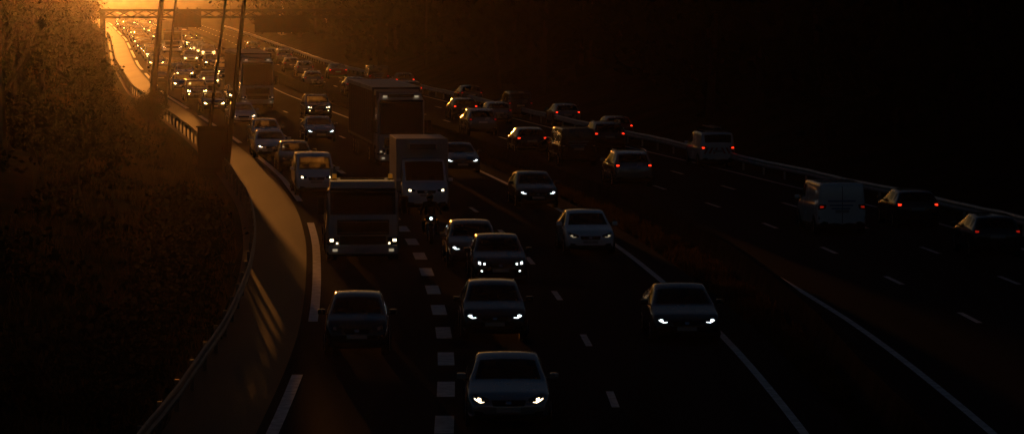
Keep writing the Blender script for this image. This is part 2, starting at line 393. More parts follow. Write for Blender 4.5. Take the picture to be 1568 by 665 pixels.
    if sp.get('ladder'):
        H=sp['H']
        for x in(-.25,.12): b.box((x,L*.55,H+.17),(.035,3.,.06),RIM)
        for i in range(9): b.box((-.065,L*.55-1.35+i*.33,H+.17),(.35,.03,.03),RIM)
        for yv in(1.9,2.9,L-.5): b.box((0,yv,H+.08),(W*.7,.05,.04),TRIM); b.box((-W*.34,yv,H+.03),(.04,.05,.1),TRIM); b.box((W*.34,yv,H+.03),(.04,.05,.1),TRIM)
    if sp.get('stripes'):
        for i in range(-3,4):
            x=i*.24; patch([(x,1.02),(x+.1,1.02)],[(x+.16*(1 if i>=0 else -1),.72),(x+.1+.16*(1 if i>=0 else -1),.72)],'b',.012,STRIPE,1,4)
    if sp.get('doors'):
        patch([(-.012,sp['H']-.15),(.012,sp['H']-.15)],[(-.012,.45),(.012,.45)],'b',.008,TRIM,1,8)
        for zz in(.6,1.5):
            for s in(-1,1): patch([(s*hx*.88,zz+.1),(s*hx*.93,zz+.1)],[(s*hx*.88,zz),(s*hx*.93,zz)],'b',.02,TRIM,1,1)
        for i,zz in enumerate((1.28,1.12,1.0)): patch([(-.5+.1*i,zz+.03),(.55-.07*i,zz+.03)],[(-.5+.1*i,zz-.03),(.55-.07*i,zz-.03)],'b',.01,BLUET,6,1)
    for p in [ws[0]+.25]+list(pil):
        for sn in('l','r'): patch([(p-.006,sp['H']*.62),(p+.006,sp['H']*.62)],[(p-.006,.3),(p+.006,.3)],sn,.003,TRIM,1,5)
    me=b.done(name); me['L']=L
    return me
STRIPE=mat('warning_stripe',(.5,.06,.03),.5)
BLUET=mat('van_lettering',(.08,.2,.4),.5)
HATCH=dict(L=4.1,W=1.78,H=1.47,top=[(0,.6),(.1,.72),(.4,.86),(.95,.97),(1.1,1.0),(1.85,1.4),(2.2,1.46),(2.8,1.47),(3.45,1.41),(3.65,1.36),(3.98,1.02),(4.07,.9),(4.1,.75)],
  belt=[(0,.56),(.4,.8),(1.1,.92),(2.5,.96),(3.9,1.0),(4.1,.8)],ws=(1.1,1.87),rw=(3.62,3.97),side=(1.35,3.5),pil=[2.3,3.15],lz=.68,tz=.9,wf=.82,wb=.7,drl='bar')
SMALL=dict(HATCH,L=3.7,W=1.66,H=1.5,top=[(0,.6),(.1,.76),(.4,.92),(.75,1.0),(.9,1.04),(1.55,1.42),(1.9,1.49),(2.5,1.5),(3.1,1.44),(3.3,1.38),(3.58,1.02),(3.67,.9),(3.7,.75)],
  belt=[(0,.56),(.4,.84),(.9,.94),(2.5,.98),(3.5,1.0),(3.7,.8)],ws=(.9,1.57),rw=(3.27,3.57),side=(1.15,3.15),pil=[2.15],drl='round',nose=.2,lz=.72,wf=.7,wb=.55)
SEDAN=dict(L=4.6,W=1.84,H=1.44,top=[(0,.56),(.1,.68),(.4,.8),(1.1,.93),(1.28,.97),(2.1,1.36),(2.5,1.43),(3.0,1.42),(3.5,1.31),(4.05,1.05),(4.45,1.0),(4.57,.9),(4.6,.7)],
  belt=[(0,.54),(.4,.76),(1.3,.9),(2.5,.94),(4.2,.98),(4.6,.8)],ws=(1.28,2.12),rw=(3.45,4.02),side=(1.55,3.6),pil=[2.6],lz=.64,tz=.86,wf=.9,wb=.95,drl='bar')
SUV=dict(L=4.4,W=1.86,H=1.64,top=[(0,.72),(.08,.88),(.35,1.0),(.95,1.08),(1.1,1.12),(1.8,1.55),(2.1,1.63),(3.3,1.62),(3.8,1.55),(3.95,1.5),(4.25,1.12),(4.37,.98),(4.4,.75)],
  belt=[(0,.66),(.35,.92),(1.1,1.02),(2.5,1.06),(4.2,1.1),(4.4,.85)],ws=(1.1,1.82),rw=(3.92,4.24),side=(1.35,3.8),pil=[2.35,3.25],lz=.8,tz=.98,wf=.88,wb=.8,drl='dual',rails=True,wr=.35,tumble=.78)
MPV=dict(L=4.4,W=1.83,H=1.83,top=[(0,.68),(.1,.86),(.6,1.04),(.92,1.12),(1.55,1.68),(1.85,1.8),(2.6,1.83),(4.1,1.8),(4.25,1.74),(4.36,1.2),(4.385,1.0),(4.4,.7)],
  belt=[(0,.62),(.5,.95),(.92,1.06),(2.5,1.1),(4.3,1.12),(4.4,.85)],ws=(.92,1.57),rw=(4.24,4.35),side=(1.2,4.1),pil=[2.15,3.1],lz=.82,tz=1.0,wf=.85,wb=.72,drl='round',tumble=.84)
VAN=dict(L=5.0,W=1.93,H=1.97,top=[(0,.72),(.1,.92),(.6,1.12),(.85,1.2),(1.55,1.8),(1.85,1.94),(2.6,1.97),(4.85,1.96),(4.94,1.9),(4.98,1.2),(4.99,1.0),(5.0,.7)],
  belt=[(0,.66),(.5,1.0),(.85,1.12),(2.5,1.16),(4.9,1.18),(5.0,.85)],ws=(.85,1.57),rw=(5.2,5.3),side=(1.15,2.2),pil=[],lz=.86,tz=1.05,wf=.95,wb=.85,drl='round',tumble=.9,doors=True)
VAN['rw']=(4.97,4.975)
VANL=dict(MPV,W=1.88,side=(1.2,2.1),pil=[],tumble=.88,ladder=True,stripes=True)
M={}
M['hatch']=car_mesh('hatchback',HATCH); M['small']=car_mesh('small_hatchback',SMALL); M['sedan']=car_mesh('sedan',SEDAN)
M['suv']=car_mesh('suv',SUV); M['mpv']=car_mesh('people_carrier',MPV); M['van']=car_mesh('panel_van',VAN); M['vanl']=car_mesh('ladder_van',VANL)
HD=dict(HATCH,drl='dual'); M['hatchd']=car_mesh('hatchback_b',HD)
SR=dict(SEDAN,drl='swept',lz=.66,nose=.17); M['sedanr']=car_mesh('sedan_b',SR)
def put(kind,name,x,y,color,away=False,hl=None,tl=None,gl=None,yaw=0.):
    me=M[kind]; L=me['L']; sl=slope(y); a=-math.atan(sl)+yaw
    o=bpy.data.objects.new(name,me); COL.objects.link(o)
    if away:
        o.rotation_euler=(0,0,a+math.pi); d=Vector((-math.sin(a),math.cos(a),0)); o.location=Vector((x,y,0))+d*L
    else:
        o.rotation_euler=(0,0,a); o.location=(x,y,0)
    for i,mm in ((0,PAINT[color]),(1,gl or (GL_DUST_LIT if (not away and y>145) else GL_DARK)),(2,hl or (HL_FAR if y>230 else HL_WARM if y>140 else HL_COOL)),(3,tl or TL_ON)):
        if away and i==2: mm=HL_OFF
        if not away and i==3: mm=HL_OFF
        o.material_slots[i].link='OBJECT'; o.material_slots[i].material=mm
    return o
# oncoming
put('sedanr','car',-.07,73.6,'silver',hl=HL_WARM)
put('small','car',-3.95,88,'dark',hl=HL_OFF)
put('hatch','car',-.45,91.6,'dark')
put('sedan','car',4.6,90.8,'black')
put('hatchd','car',-.35,108.4,'black')
put('hatch','car',-1.25,114.8,'grey')
put('hatch','car',2.73,120,'white',hl=HL_DIM)
put('hatch','car',1.1,144,'dark',hl=HL_COOL)
put('sedan','car',-2.4,170,'grey',hl=HL_COOL)
put('mpv','car',-8.6,152.6,'white')
put('hatch','car',-10.6,171,'dark',hl=HL_OFF)
put('sedan','car',-12.7,184,'white')
put('hatch','car',-13.95,198,'silver',hl=HL_DIM)
put('sedan','car',-11.1,202,'silver',hl=HL_COOL)
put('suv','car',-13,234,'black',hl=HL_WARM)
put('sedan','car',-17.3,224,'white')
for x,y,k,c in [(-21,245,'hatch','grey'),(-24.2,267,'suv','dark'),(-27.5,290,'hatch','silver'),(-26,299,'sedan','white'),(-30.3,322,'sedan','silver'),(-35,379,'hatch','white'),(-31.1,308,'mpv','grey'),
   (-26.6,322,'suv','dark'),(-33.4,344,'hatch','black'),(-36.9,361,'sedan','silver'),(-35.2,403,'suv','white'),(-39.1,430,'sedan','grey'),(-28.4,345,'hatch','silver'),(-31.2,362,'sedan','blue'),(-20.6,262,'hatch','dark')]:
    put(k,'car',x,y,c)
kinds=['hatch','sedan','suv','mpv','hatchd','small']; cols=['white','silver','grey','dark','black','blue','silver','red','white']
for lane,u in enumerate((-8.3,-5.1,-1.8)):
    y=(392,440,418)[lane]
    while y<680:
        put(random.choice(kinds),'car',XR(y)+u+random.uniform(-.3,.3),y,random.choice(cols)); y+=random.uniform(9,17)
# receding
for x,y,k,c,t in [(16.7,119,'hatch','dark',0),(15.6,133,'hatch','dark',1),(5.6,159,'suv','silver',1),(5.4,191,'suv','dark',1),(6.3,203,'hatch','red',1),
   (3.6,223,'hatch','silver',1),(1.1,187.6,'hatch','dark',1),(-1.74,210,'suv','silver',0),(-.8,226,'hatch','silver',0),(.6,236,'mpv','grey',0),(-3.1,233,'hatch','dark',1),(-3.0,260,'hatch','grey',0),
   (-9,293,'hatch','dark',1),(-7.8,271,'hatch','grey',1),(-12.6,282,'sedan','silver',0),(-11.4,298,'van','dark',0),(-16.2,324,'sedan','red',1),(-17,298,'hatch','silver',0),(-19.8,333,'hatch','silver',0),(-22,348,'hatch','grey',0),(-25,382,'suv','silver',0),(-32,430,'hatch','grey',0),(-27.2,392,'hatch','dark',0)]:
    put(k,'car' if k!='van' else 'van',x,y,c,away=True,tl=TL_ON if t else TL_DIM)
put('van','van',12.35,129.5,'white',away=True,tl=TL_DIM)
put('vanl','van',10.4,175,'white',away=True,tl=TL_ON)
put('van','van',3.4,176,'black',away=True,tl=HL_OFF)

# ------------------------------------------------------------------ trucks
CABW=paint('truck_white',(.45,.45,.46),0,.35); TARP=mat('trailer_tarpaulin',(.04,.043,.047),.7,noise=(.03,.03,.034),nscale=.8,spec=.2); TRW=mat('box_body_white',(.5,.5,.5),.5,noise=(.38,.38,.37),nscale=.6)
ROOFM=mat('trailer_roof_sheet',(.6,.6,.62),.3,noise=(.5,.5,.5),nscale=.8,rnoise=.1)
def truck(name,H,low=False,trailer=None,lights=HL_COOL,cabcol=CABW):
    b=MB([cabcol,GL_DARK,lights,TL_ON,TRIM]); W=2.5
    cabH=H
    yb=2.2
    prof=[(0,.35),(-.02,1.0),(.0,1.35),(.04,1.62),(.3,cabH-.42),(.42,cabH-.2),(.62,cabH-.03),(yb,cabH),(yb,.9),(1.9,.9),(1.7,1.1),(.9,1.1),(.75,.9),(.7,.35)]
    def wf(y,z): 
        w=W/2-.05 if z>1.4 else W/2
        if y<.2: w-=.1*(1-max(0,y)/.2)
        if z>cabH-.25: w-=.12
        return w
    for s in(-1,1):
        vs=[b.bm.verts.new((s*wf(y,z),y,z)) for y,z in prof]; f=b.bm.faces.new(vs if s>0 else vs[::-1]); f.material_index=0
        if s<0: Lf=vs
        else: Rt=vs
    n=len(prof)
    for i in range(n):
        j=(i+1)%n; f=b.bm.faces.new((Lf[i],Lf[j],Rt[j],Rt[i])); f.material_index=0
    bmesh.ops.triangulate(b.bm,faces=[f for f in b.bm.faces if len(f.verts)>4])
    zt=cabH-.5 if not low else cabH-.36; z0=1.62
    fy=lambda z: .04+(z-1.62)/(cabH-.42-1.62)*.26
    def slab(x0,x1,za,zb_,m,off=.02,fr=None):
        F0=fr or fy
        b.quad([(x0,F0(za)-off,za),(x1,F0(za)-off,za),(x1,F0(zb_)-off,zb_),(x0,F0(zb_)-off,zb_)],m)
    slab(-1.1,1.1,z0+.02,zt,BLK,.02)
    slab(-1.02,1.02,z0+.1,zt-.08,GLT,.03)
    b.box((0,.05,zt+.08),(2.2,.35,.05),TRIM,.015,Matrix.Rotation(-.25,4,'X'))
    if not low:
        b.box((0,.52,cabH-.17),(1.9,.3,.14),TRIM,.03); 
        for x in(-.8,.8): b.box((x,.33,cabH-.2),(.22,.06,.1),HLD,.01)
        b.box((0,1.5,cabH+.0),(2.1,1.2,.02),cabcol)
    b.box((0,-.03,1.22),(1.75,.06,.5),BLK,.02)
    for i in range(4): b.box((0,-.066,1.04+i*.12),(1.65,.02,.02),cabcol if i in(0,3) else TRIM)
    b.box((0,-.07,1.4),(.45,.02,.06),CHROME)
    b.box((0,-.03,.78),(1.55,.08,.28),BLK,.02)
    b.box((0,-.06,.46),(2.35,.16,.3),cabcol,.04)
    b.box((0,-.15,.46),(.52,.02,.11),PLATE)
    b.box((0,.02,.3),(2.2,.2,.12),TRIM,.02)
    for s in(-1,1):
        b.box((s*1.0,-.05,.74),(.36,.12,.3),LENS,.03); b.box((s*1.06,-.115,.78),(.12,.02,.08),lights); b.box((s*.88,-.115,.68),(.06,.02,.05),lights)
        b.box((s*.95,-.146,.45),(.16,.02,.08),HLD)
        b.box((s*1.42,.12,2.05 if not low else 1.95),(.22,.14,.62),TRIM,.04); b.tube((s*1.2,.25,2.35 if not low else 2.2),(s*1.42,.12,2.3 if not low else 2.2),.02,TRIM); b.tube((s*1.2,.2,1.7),(s*1.42,.12,1.78),.02,TRIM)
        x=s*(W/2-.04)
        b.quad([(x,.38,1.68),(x,1.35,1.68),(x,1.35,zt-.02),(x,.52,zt-.02)],GLT)
        b.box((s*1.18,1.3,.98),(.14,1.25,.14),TRIM,.03)
        b.wheel(s*1.05,1.3,.5,.32,s)
        b.box((s*1.1,.35,.65),(.25,.5,.06),TRIM)
    for x in(-.38,.1,.55): b.tube((x,-.0,z0+.06),(x-.42,.03,z0+.16),.014,TRIM,5)
    CL=6. if trailer!='flat' else 8.5
    for s in(-1,1): b.box((s*.42,CL/2+.3,.85),(.1,CL,.22),TRIM)
    for yy in((4.2,) if trailer=='semi' else (5.6,6.9)):
        for s in(-1,1): b.wheel(s*1.0,yy,.5,.5,s)
    if low:
        for x in(-.95,.95): b.box((x,.8,cabH+.04),(.2,.16,.05),TRIM); b.cyl((x,.8,cabH+.14),.075,.15,'z',AMBER,12)
        b.box((0,.8,cabH+.06),(1.5,.08,.06),TRIM)
    if trailer=='flat':
        b.box((0,5.4,1.15),(2.5,6.2,.12),TRIM,.01)
        b.box((0,2.5,1.7),(2.45,.1,1.2),TRIM,.01)
        b.box((-.2,4.0,1.75),(1.9,1.6,1.1),DKLOAD,.15); b.box((.15,6.3,1.6),(2.0,2.1,.85),DKLOAD,.2)
        b.tube((-.9,3.2,2.3),(-.9,6.2,2.75),.12,DKLOAD,8); b.tube((-.9,6.2,2.75),(.3,7.8,1.9),.1,DKLOAD,8)
    if trailer in('semi','box'):
        y0=2.55 if trailer=='semi' else 2.3; TL=13.4 if trailer=='semi' else 7.
        tm=TARP if trailer=='semi' else TRW
        b.box((0,y0+TL/2,2.5),(2.52,TL,2.9),tm,.03)
        b.box((0,y0+TL/2,3.965),(2.5,TL,.03),ROOFM,.0)
        for i in range(int(TL/1.3)): b.box((0,y0+.8+i*1.3,3.99),(2.4,.05,.02),ROOFM)
        for s in(-1,1):
            b.box((s*1.262,y0+TL/2,3.86),(.03,TL,.16),TRW); b.box((s*1.262,y0+TL/2,1.12),(.03,TL,.14),STEEL)
            for i in range(int(TL/1.1)): b.box((s*1.268,y0+.5+i*1.1,2.5),(.015,.05,2.6),TRIM)
            b.box((s*1.2,y0+TL*.42,.7),(.04,TL*.45,.5),TRIM)
            for i in range(3 if trailer=='semi' else 1): b.wheel(s*1.0,y0+TL-(1.4+1.3*i)-1.2,.5,.45,s)
        b.box((0,y0-.012,3.7),(2.3,.03,.3),TRW)
        b.box((0,y0+TL-.1,1.0),(2.4,.2,.2),TRIM)
    me=b.done(name); me['L']=2.; return me
BLK=mat('gloss_black_panel',(.008,.008,.008),.3,spec=.3); GLT=glass('truck_glass',.1,.001); HLD=HL_DIM; DKLOAD=mat('dark_machinery',(.02,.018,.014),.5,noise=(.03,.025,.015),nscale=2)
def putobj(name,me,x,y,away=False):
    a=-math.atan(slope(y)); o=obj(name,me,(x,y,0),a); return o
putobj('flatbed_truck',truck('flatbed_truck',2.75,True,'flat',HL_WARM),-5.03,117)
putobj('semi_trailer_truck',truck('semi_truck',3.75,False,'semi',HL_DIM),-5.6,176)
putobj('semi_trailer_truck',truck('semi_truck_b',3.7,False,'semi',HL_DIM),-18.6,254)
putobj('box_truck',truck('box_truck',2.8,True,'box',HL_WARM),-42.2,432)
def boxvan():
    sp=dict(VAN,L=2.6,W=1.98,H=2.15,top=[(0,.76),(.1,.98),(.5,1.16),(.75,1.24),(1.45,1.98),(1.75,2.12),(2.3,2.15),(2.55,2.15),(2.6,2.1)],
      belt=[(0,.7),(.5,1.05),(.75,1.18),(2.5,1.22),(2.6,1.2)],ws=(.75,1.5),rw=(2.57,2.575),side=(1.05,1.95),pil=[],wf=.95,wb=.4,doors=False,tumble=.9,lz=.9)
    me=car_mesh('delivery_van',sp)
    b=MB(list(me.materials)); b.bm.from_mesh(me)
    b.box((0,4.25,1.85),(2.16,4.0,2.15),TRW,.03)
    for s in(-1,1):
        b.box((s*1.06,2.24,1.85),(.05,.03,2.1),RIM); b.wheel(s*.9,4.8,.34,.25,s)
    b.box((0,2.24,2.9),(2.1,.03,.05),RIM); b.box((0,4.2,.7),(1.6,4.,.15),TRIM)
    b.box((0,2.05,2.62),(1.25,.42,.34),TRW,.06); b.box((0,1.83,2.6),(1.05,.02,.2),TRIM)
    for i in range(4): b.box((0,1.815,2.53+i*.045),(1.0,.01,.015),RIM)
    m=b.done('delivery_van_full'); m['L']=6.2; return m
M['boxvan']=boxvan(); put('boxvan','delivery_van',-3.5,142,'white',hl=HL_WARM,gl=GL_DARK)

# ------------------------------------------------------------------ motorcycle + rider
LEATH=mat('riding_suit',(.012,.012,.014),.8,spec=.1); HELM=mat('helmet',(.02,.02,.024),.2,coat=.5)
b=MB([TRIM])
for y in(.35,1.75):
    b.cyl((0,y,.31),.31,.13 if y<1 else .17,'x',TYRE,28); b.cyl((0,y,.31),.19,.15,'x',RIM,20)
for s in(-1,1): b.tube((s*.09,.35,.31),(s*.1,.68,.98),.025,CHROME); b.tube((s*.1,1.75,.31),(s*.12,1.2,.5),.03,RIM); b.tube((s*.12,.65,1.02),(s*.38,.78,1.05),.016,TRIM); b.tube((s*.3,.68,1.08),(s*.4,.6,1.22),.008,TRIM); b.box((s*.42,.58,1.24),(.14,.03,.09),TRIM,.02); b.tube((s*.18,1.2,.42),(s*.22,1.9,.5),.05,CHROME)
b.box((0,1.0,.52),(.36,.6,.42),TRIM,.08); b.sph((0,.95,.88),(.36,.6,.32),PAINT['dark']); b.box((0,1.45,.82),(.28,.75,.12),SEAT,.05); b.box((0,1.9,.88),(.18,.3,.12),TRIM,.04)
b.sph((0,.45,.93),(.42,.36,.36),PAINT['dark']); b.box((0,.5,1.18),(.3,.03,.3),GL_DARK,.01,Matrix.Rotation(-.5,4,'X'))
b.cyl((0,.27,.93),.05,.03,'y',HL_COOL,16); b.box((0,.33,.62),(.16,.5,.03),PAINT['dark'],.01)
for s in(-1,1): b.sph((s*.21,.5,.88),(.06,.06,.05),AMBER)
putm=b.done('motorcycle'); putobj('motorcycle',putm,-2.9,125)
def skin(name,pts,edges,rad,m,root=0):
    me=bpy.data.meshes.new(name); me.from_pydata(pts,edges,[]); o=bpy.data.objects.new(name,me); COL.objects.link(o)
    md=o.modifiers.new('sk','SKIN'); 
    for i,r in enumerate(rad): me.skin_vertices[0].data[i].radius=(r,r)
    me.skin_vertices[0].data[root].use_root=True
    s=o.modifiers.new('ss','SUBSURF'); s.levels=2; s.render_levels=2
    dg=bpy.context.evaluated_depsgraph_get(); ev=bpy.data.meshes.new_from_object(o.evaluated_get(dg)); bpy.data.objects.remove(o)
    ev.materials.clear(); ev.materials.append(m); return ev
P=[(0,1.35,.95),(0,1.25,1.2),(0,1.12,1.42),(0,1.08,1.5)]
E=[(0,1),(1,2),(2,3)];R=[.16,.16,.15,.07]
for s in(-1,1):
    i=len(P); P+=[(s*.2,1.12,1.42),(s*.33,.95,1.18),(s*.36,.78,1.08),(s*.12,1.33,.9),(s*.25,.88,.78),(s*.22,1.12,.4),(s*.24,.98,.33)]
    E+=[(2,i),(i,i+1),(i+1,i+2),(0,i+3),(i+3,i+4),(i+4,i+5),(i+5,i+6)]; R+=[.075,.055,.045,.1,.075,.055,.05]
ev=skin('motorcyclist',P,E,R,LEATH); b=MB([LEATH]); b.bm.from_mesh(ev)
b.sph((0,1.04,1.65),(.26,.31,.29),HELM,16); b.box((0,.905,1.66),(.19,.05,.1),BLK,.03)
for s in(-1,1):
    b.box((s*.37,.76,1.07),(.09,.07,.08),LEATH,.025)
    for k in range(4): b.tube((s*(.335+.022*k),.735,1.085),(s*(.335+.022*k),.715,1.05),.011,LEATH,6)
    b.tube((s*.33,.77,1.06),(s*.33,.74,1.04),.012,LEATH,6)
for f in b.bm.faces: f.smooth=True
putobj('motorcyclist',b.done('motorcyclist'),-2.9,125)

# ------------------------------------------------------------------ gantry, poles, sign, building
GAL=mat('gantry_steel',(.015,.015,.015),.9,.0,noise=(.01,.01,.01),nscale=1,spec=0)
b=MB([GAL]); gy=306
b.box((-11.6,gy,3.2),(.45,.45,6.6),GAL,.03); b.box((-36,gy,3.2),(.45,.45,6.6),GAL,.03)
for z in(6.0,6.6):
    for dy in(-.4,.4): b.box((-23.8,gy+dy,z),(24.8,.18,.2),GAL)
for i in range(20):
    x=-36+i*1.24; b.tube((x,gy-.4,6.0),(x+1.24,gy-.4,6.6),.06,GAL,5); b.tube((x,gy+.4,6.6),(x+1.24,gy+.4,6.0),.06,GAL,5); b.box((x,gy,6.0),(.08,.8,.08),GAL)
obj('overhead_gantry',b.done('overhead_gantry'))
def signback(x,y,z,w,h,name='overhead_sign'):
    b=MB([GAL]); b.box((0,0,0),(w,.06,h),GAL,.02)
    for i in range(int(h/.45)): b.box((0,-.05,-h/2+.25+i*.45),(w*.98,.05,.06),GAL)
    for s in(-1,0,1): b.box((s*w*.36,-.12,0),(.1,.1,h+.3),GAL)
    b.box((0,.034,0),(w*.96,.004,h*.94),BLUES); obj(name,b.done(name),(x,y,z))
BLUES=mat('sign_blue',(.02,.08,.35),.4)
signback(-28.6,gy+.6,5.9,2.4,1.6); signback(-20.3,gy+.6,5.4,4.8,1.5)
def pole(x,y,dx,h,r,name='lighting_mast'):
    b=MB([GAL]); b.tube((0,0,-.2),(dx,0,h),r,GAL,12,r*.55); b.box((0,0,.12),(.5,.5,.28),CONC,.03); b.box((0,-r-.02,1.2),(.14,.04,.4),TRIM)
    b.tube((dx,0,h),(dx+1.1,0,h+.25),r*.5,GAL,8); b.box((dx+1.4,0,h+.28),(.8,.3,.12),GAL,.04)
    obj(name,b.done(name),(x,y,terr(x-XR(y),y)))
pole(-15.3,172,1.75,13,.10); pole(-14.3,173.5,1.45,13,.14)
pole(-23.6,226,1.45,14,.24); pole(-25.2,252,1.5,14,.12)
b=MB([GAL]); b.box((0,0,1.15),(1.45,.5,2.15),GAL,.03); b.box((0,-.26,1.15),(1.25,.02,1.85),TRIM,.0); b.box((0,0,.04),(1.7,.7,.14),CONC,.02); b.box((0,0,2.25),(1.6,.65,.06),GAL,.01); b.box((.5,-.28,1.2),(.04,.03,.2),CHROME)
b.box((-.01,-.275,1.15),(.02,.01,1.8),GAL); obj('roadside_cabinet',b.done('roadside_cabinet'),(-14.75,171,terr(-13.4,171)))
BW=mat('render_wall',(.3,.26,.2),.9,noise=(.24,.2,.16),nscale=.4); WG=mat('window_glass',(.02,.02,.025),.1)
b=MB([BW]); bx,by_,bw,bh=-20,520,29,11.5
b.box((0,8,bh/2),(bw,16,bh),BW,.0)
for fl in range(5):
    z=1.1+fl*2.15; b.box((0,-.06,z+1.25),(bw+.1,.1,.18),CONC)
    for i in range(18): b.box((-bw/2+.95+i*1.57,-.02,z+.45),(1.05,.08,1.05),WG); b.box((-bw/2+.95+i*1.57,-.08,z-.12),(1.2,.14,.07),CONC)
for i in range(10): b.box((-bw/2-.02,1.3+i*1.5,3),(.08,.9,1.1),WG)
b.box((0,8,bh+.2),(bw+.6,16.6,.4),CONC,.03); b.box((4,8,bh+1),(4,4,1.6),CONC,.05)
obj('office_building',b.done('office_building'),(bx,by_,0),.1)

# ------------------------------------------------------------------ vegetation
BARK=mat('bark',(.03,.024,.018),.9,noise=(.05,.04,.03),nscale=4,bump=.5,spec=0)
def leafmat(name,c0,c1,tr=.3):
    m=bpy.data.materials.new(name); m.use_nodes=True; nt=m.node_tree; b=nt.nodes['Principled BSDF']; o=nt.nodes['Material Output']
    g=nt.nodes.new('ShaderNodeNewGeometry'); n=nt.nodes.new('ShaderNodeTexNoise'); n.inputs['Scale'].default_value=.6; nt.links.new(g.outputs['Position'],n.inputs['Vector'])
    r=nt.nodes.new('ShaderNodeValToRGB'); r.color_ramp.elements[0].position=.35; r.color_ramp.elements[1].position=.65; r.color_ramp.elements[0].color=(*c0,1); r.color_ramp.elements[1].color=(*c1,1)
    nt.links.new(n.outputs['Fac'],r.inputs[0]); nt.links.new(r.outputs[0],b.inputs['Base Color']); b.inputs['Roughness'].default_value=.9; b.inputs['Specular IOR Level'].default_value=0
    t=nt.nodes.new('ShaderNodeBsdfTranslucent'); nt.links.new(r.outputs[0],t.inputs['Color']); mx=nt.nodes.new('ShaderNodeMixShader'); mx.inputs[0].default_value=tr
    nt.links.new(b.outputs[0],mx.inputs[1]); nt.links.new(t.outputs[0],mx.inputs[2]); nt.links.new(mx.outputs[0],o.inputs['Surface']); return m
LEAF=leafmat('foliage',(.014,.015,.007),(.028,.024,.011),.06); LEAFR=leafmat('dark_foliage',(.012,.014,.006),(.022,.022,.01),.02); DRY=leafmat('dry_grass',(.045,.03,.014),(.11,.07,.028),.3)
def leaves(C,size,rng):
    n=len(C); a=rng.normal(size=(n,3)); a/=np.linalg.norm(a,axis=1)[:,None]; c=rng.normal(size=(n,3)); c-= (c*a).sum(1)[:,None]*a; c/=np.linalg.norm(c,axis=1)[:,None]
    s=size*rng.uniform(.6,1.3,size=(n,1)); u=a*s; v=c*s*.6
    return np.stack([C-u,C+v,C+u,C-v],axis=1)
def tubeq(p,q,r1,r2,k=6):
    p=np.array(p,float);q=np.array(q,float);d=q-p;d/=np.linalg.norm(d)+1e-9; a=np.cross(d,[.3,.9,.1]);a/=np.linalg.norm(a);c=np.cross(d,a);out=[]
    for i in range(k):
        t0=2*math.pi*i/k;t1=2*math.pi*(i+1)/k; e0=a*math.cos(t0)+c*math.sin(t0);e1=a*math.cos(t1)+c*math.sin(t1); out.append([p+e0*r1,p+e1*r1,q+e1*r2,q+e0*r2])
    return out
def tree(name,H,rng,nleaf=5000,ls=.16):
    Q=[];tips=[]
    def br(p,d,l,r,dep):
        d=d/np.linalg.norm(d); q=p+d*l; 
        Q.extend(tubeq(p,q,r,r*.68,6 if dep<2 else 4))
        if dep>=2: tips.append((p+d*l*.4,dep)); tips.append((q,dep))
        if dep>=5: return
        for k in range(3 if dep<4 else 2):
            nd=d+rng.normal(size=3)*(.45+.08*dep)+np.array([0,0,.12]); br(p+d*l*rng.uniform(.6,1.),nd,l*rng.uniform(.6,.82),r*.55,dep+1)
        if dep<3: br(q,d+rng.normal(size=3)*.18,l*.8,r*.68,dep+1)
    br(np.zeros(3),np.array([rng.normal()*.05,rng.normal()*.05,1.]),H*.27,H*.02,0)
    T=np.array([t[0] for t in tips]); w=rng.uniform(.1,1,size=len(T))**2; idx=rng.choice(len(T),nleaf,p=w/w.sum())
    C=T[idx]+rng.normal(size=(nleaf,3))*H*.03
    C=C[C[:,2]>H*.12]
    L=leaves(C,ls,rng); Q=np.array(Q); P=np.concatenate([Q,L]); mi=np.concatenate([np.zeros(len(Q)),np.ones(len(L))])
    return quads_mesh(name,P,[BARK,LEAF],mi)
TM=[tree('tree_a',10,rs,5000,.12),tree('tree_b',12,rs,5000,.13),tree('tree_c',8,rs,4000,.11),tree('tree_d',11,rs,2000,.09)]
def T(x,y,i,s=1.):
    o=obj('tree',TM[i],(x,y,terr(x-XR(y),y)-.1),random.uniform(0,6.28)); o.scale=(s,s,s*random.uniform(.9,1.1))
for x,y,i,s in [(-22,150,3,1.),(-25,165,3,1.1),(-21.5,180,2,.8),(-28,150,3,1.1),(-28,195,3,1.),(-26,208,0,.8),(-30,222,3,1.1),(-34,240,3,1.),(-32,262,2,.9),(-37,285,3,1.1),(-41,310,0,1.),(-30,176,3,1.3),(-45,345,3,1.2),(-50,385,0,1.2),(-19.2,166,2,.45),(-18.6,150,2,.42),(-20.6,196,2,.5),(-17.3,140,2,.5),(-16.2,128,2,.5),(-16.6,133,1,.4)]: T(x,y,i,s)
def bushes(n,f,ls,rng,npt):
    out=[]
    for i in range(n):
        x,y,z,r=f(rng); c=rng.normal(size=(npt,3)); c/=np.linalg.norm(c,axis=1)[:,None]; c*=rng.uniform(.4,1,size=(npt,1)); c*= (1+.35*np.sin(c[:,:1]*5+i)+.25*np.sin(c[:,1:2]*7+i*2)); c[:,2]=np.abs(c[:,2])
        out.append(leaves(c*np.array([r,r,r*.8])+np.array([x,y,z]),ls,rng))
    return np.concatenate(out)
def fb(rng):
    y=rng.uniform(62,330); u=-rng.uniform(16,32); return XR(y)+u,y,terr(u,y)-.1,rng.uniform(.6,1.8)
def fb_shade(rng):  # bushes close to the left rail, added to shade the near shoulder
    y=rng.uniform(72,140); u=-rng.uniform(14.8,16.2); return XR(y)+u,y,terr(u,y)-.1,rng.uniform(.6,1.4)
obj('shrubs',quads_mesh('shrubs',np.concatenate([bushes(150,fb,.14,rs,320),bushes(75,fb_shade,.09,rs,450)]),[LEAF]))
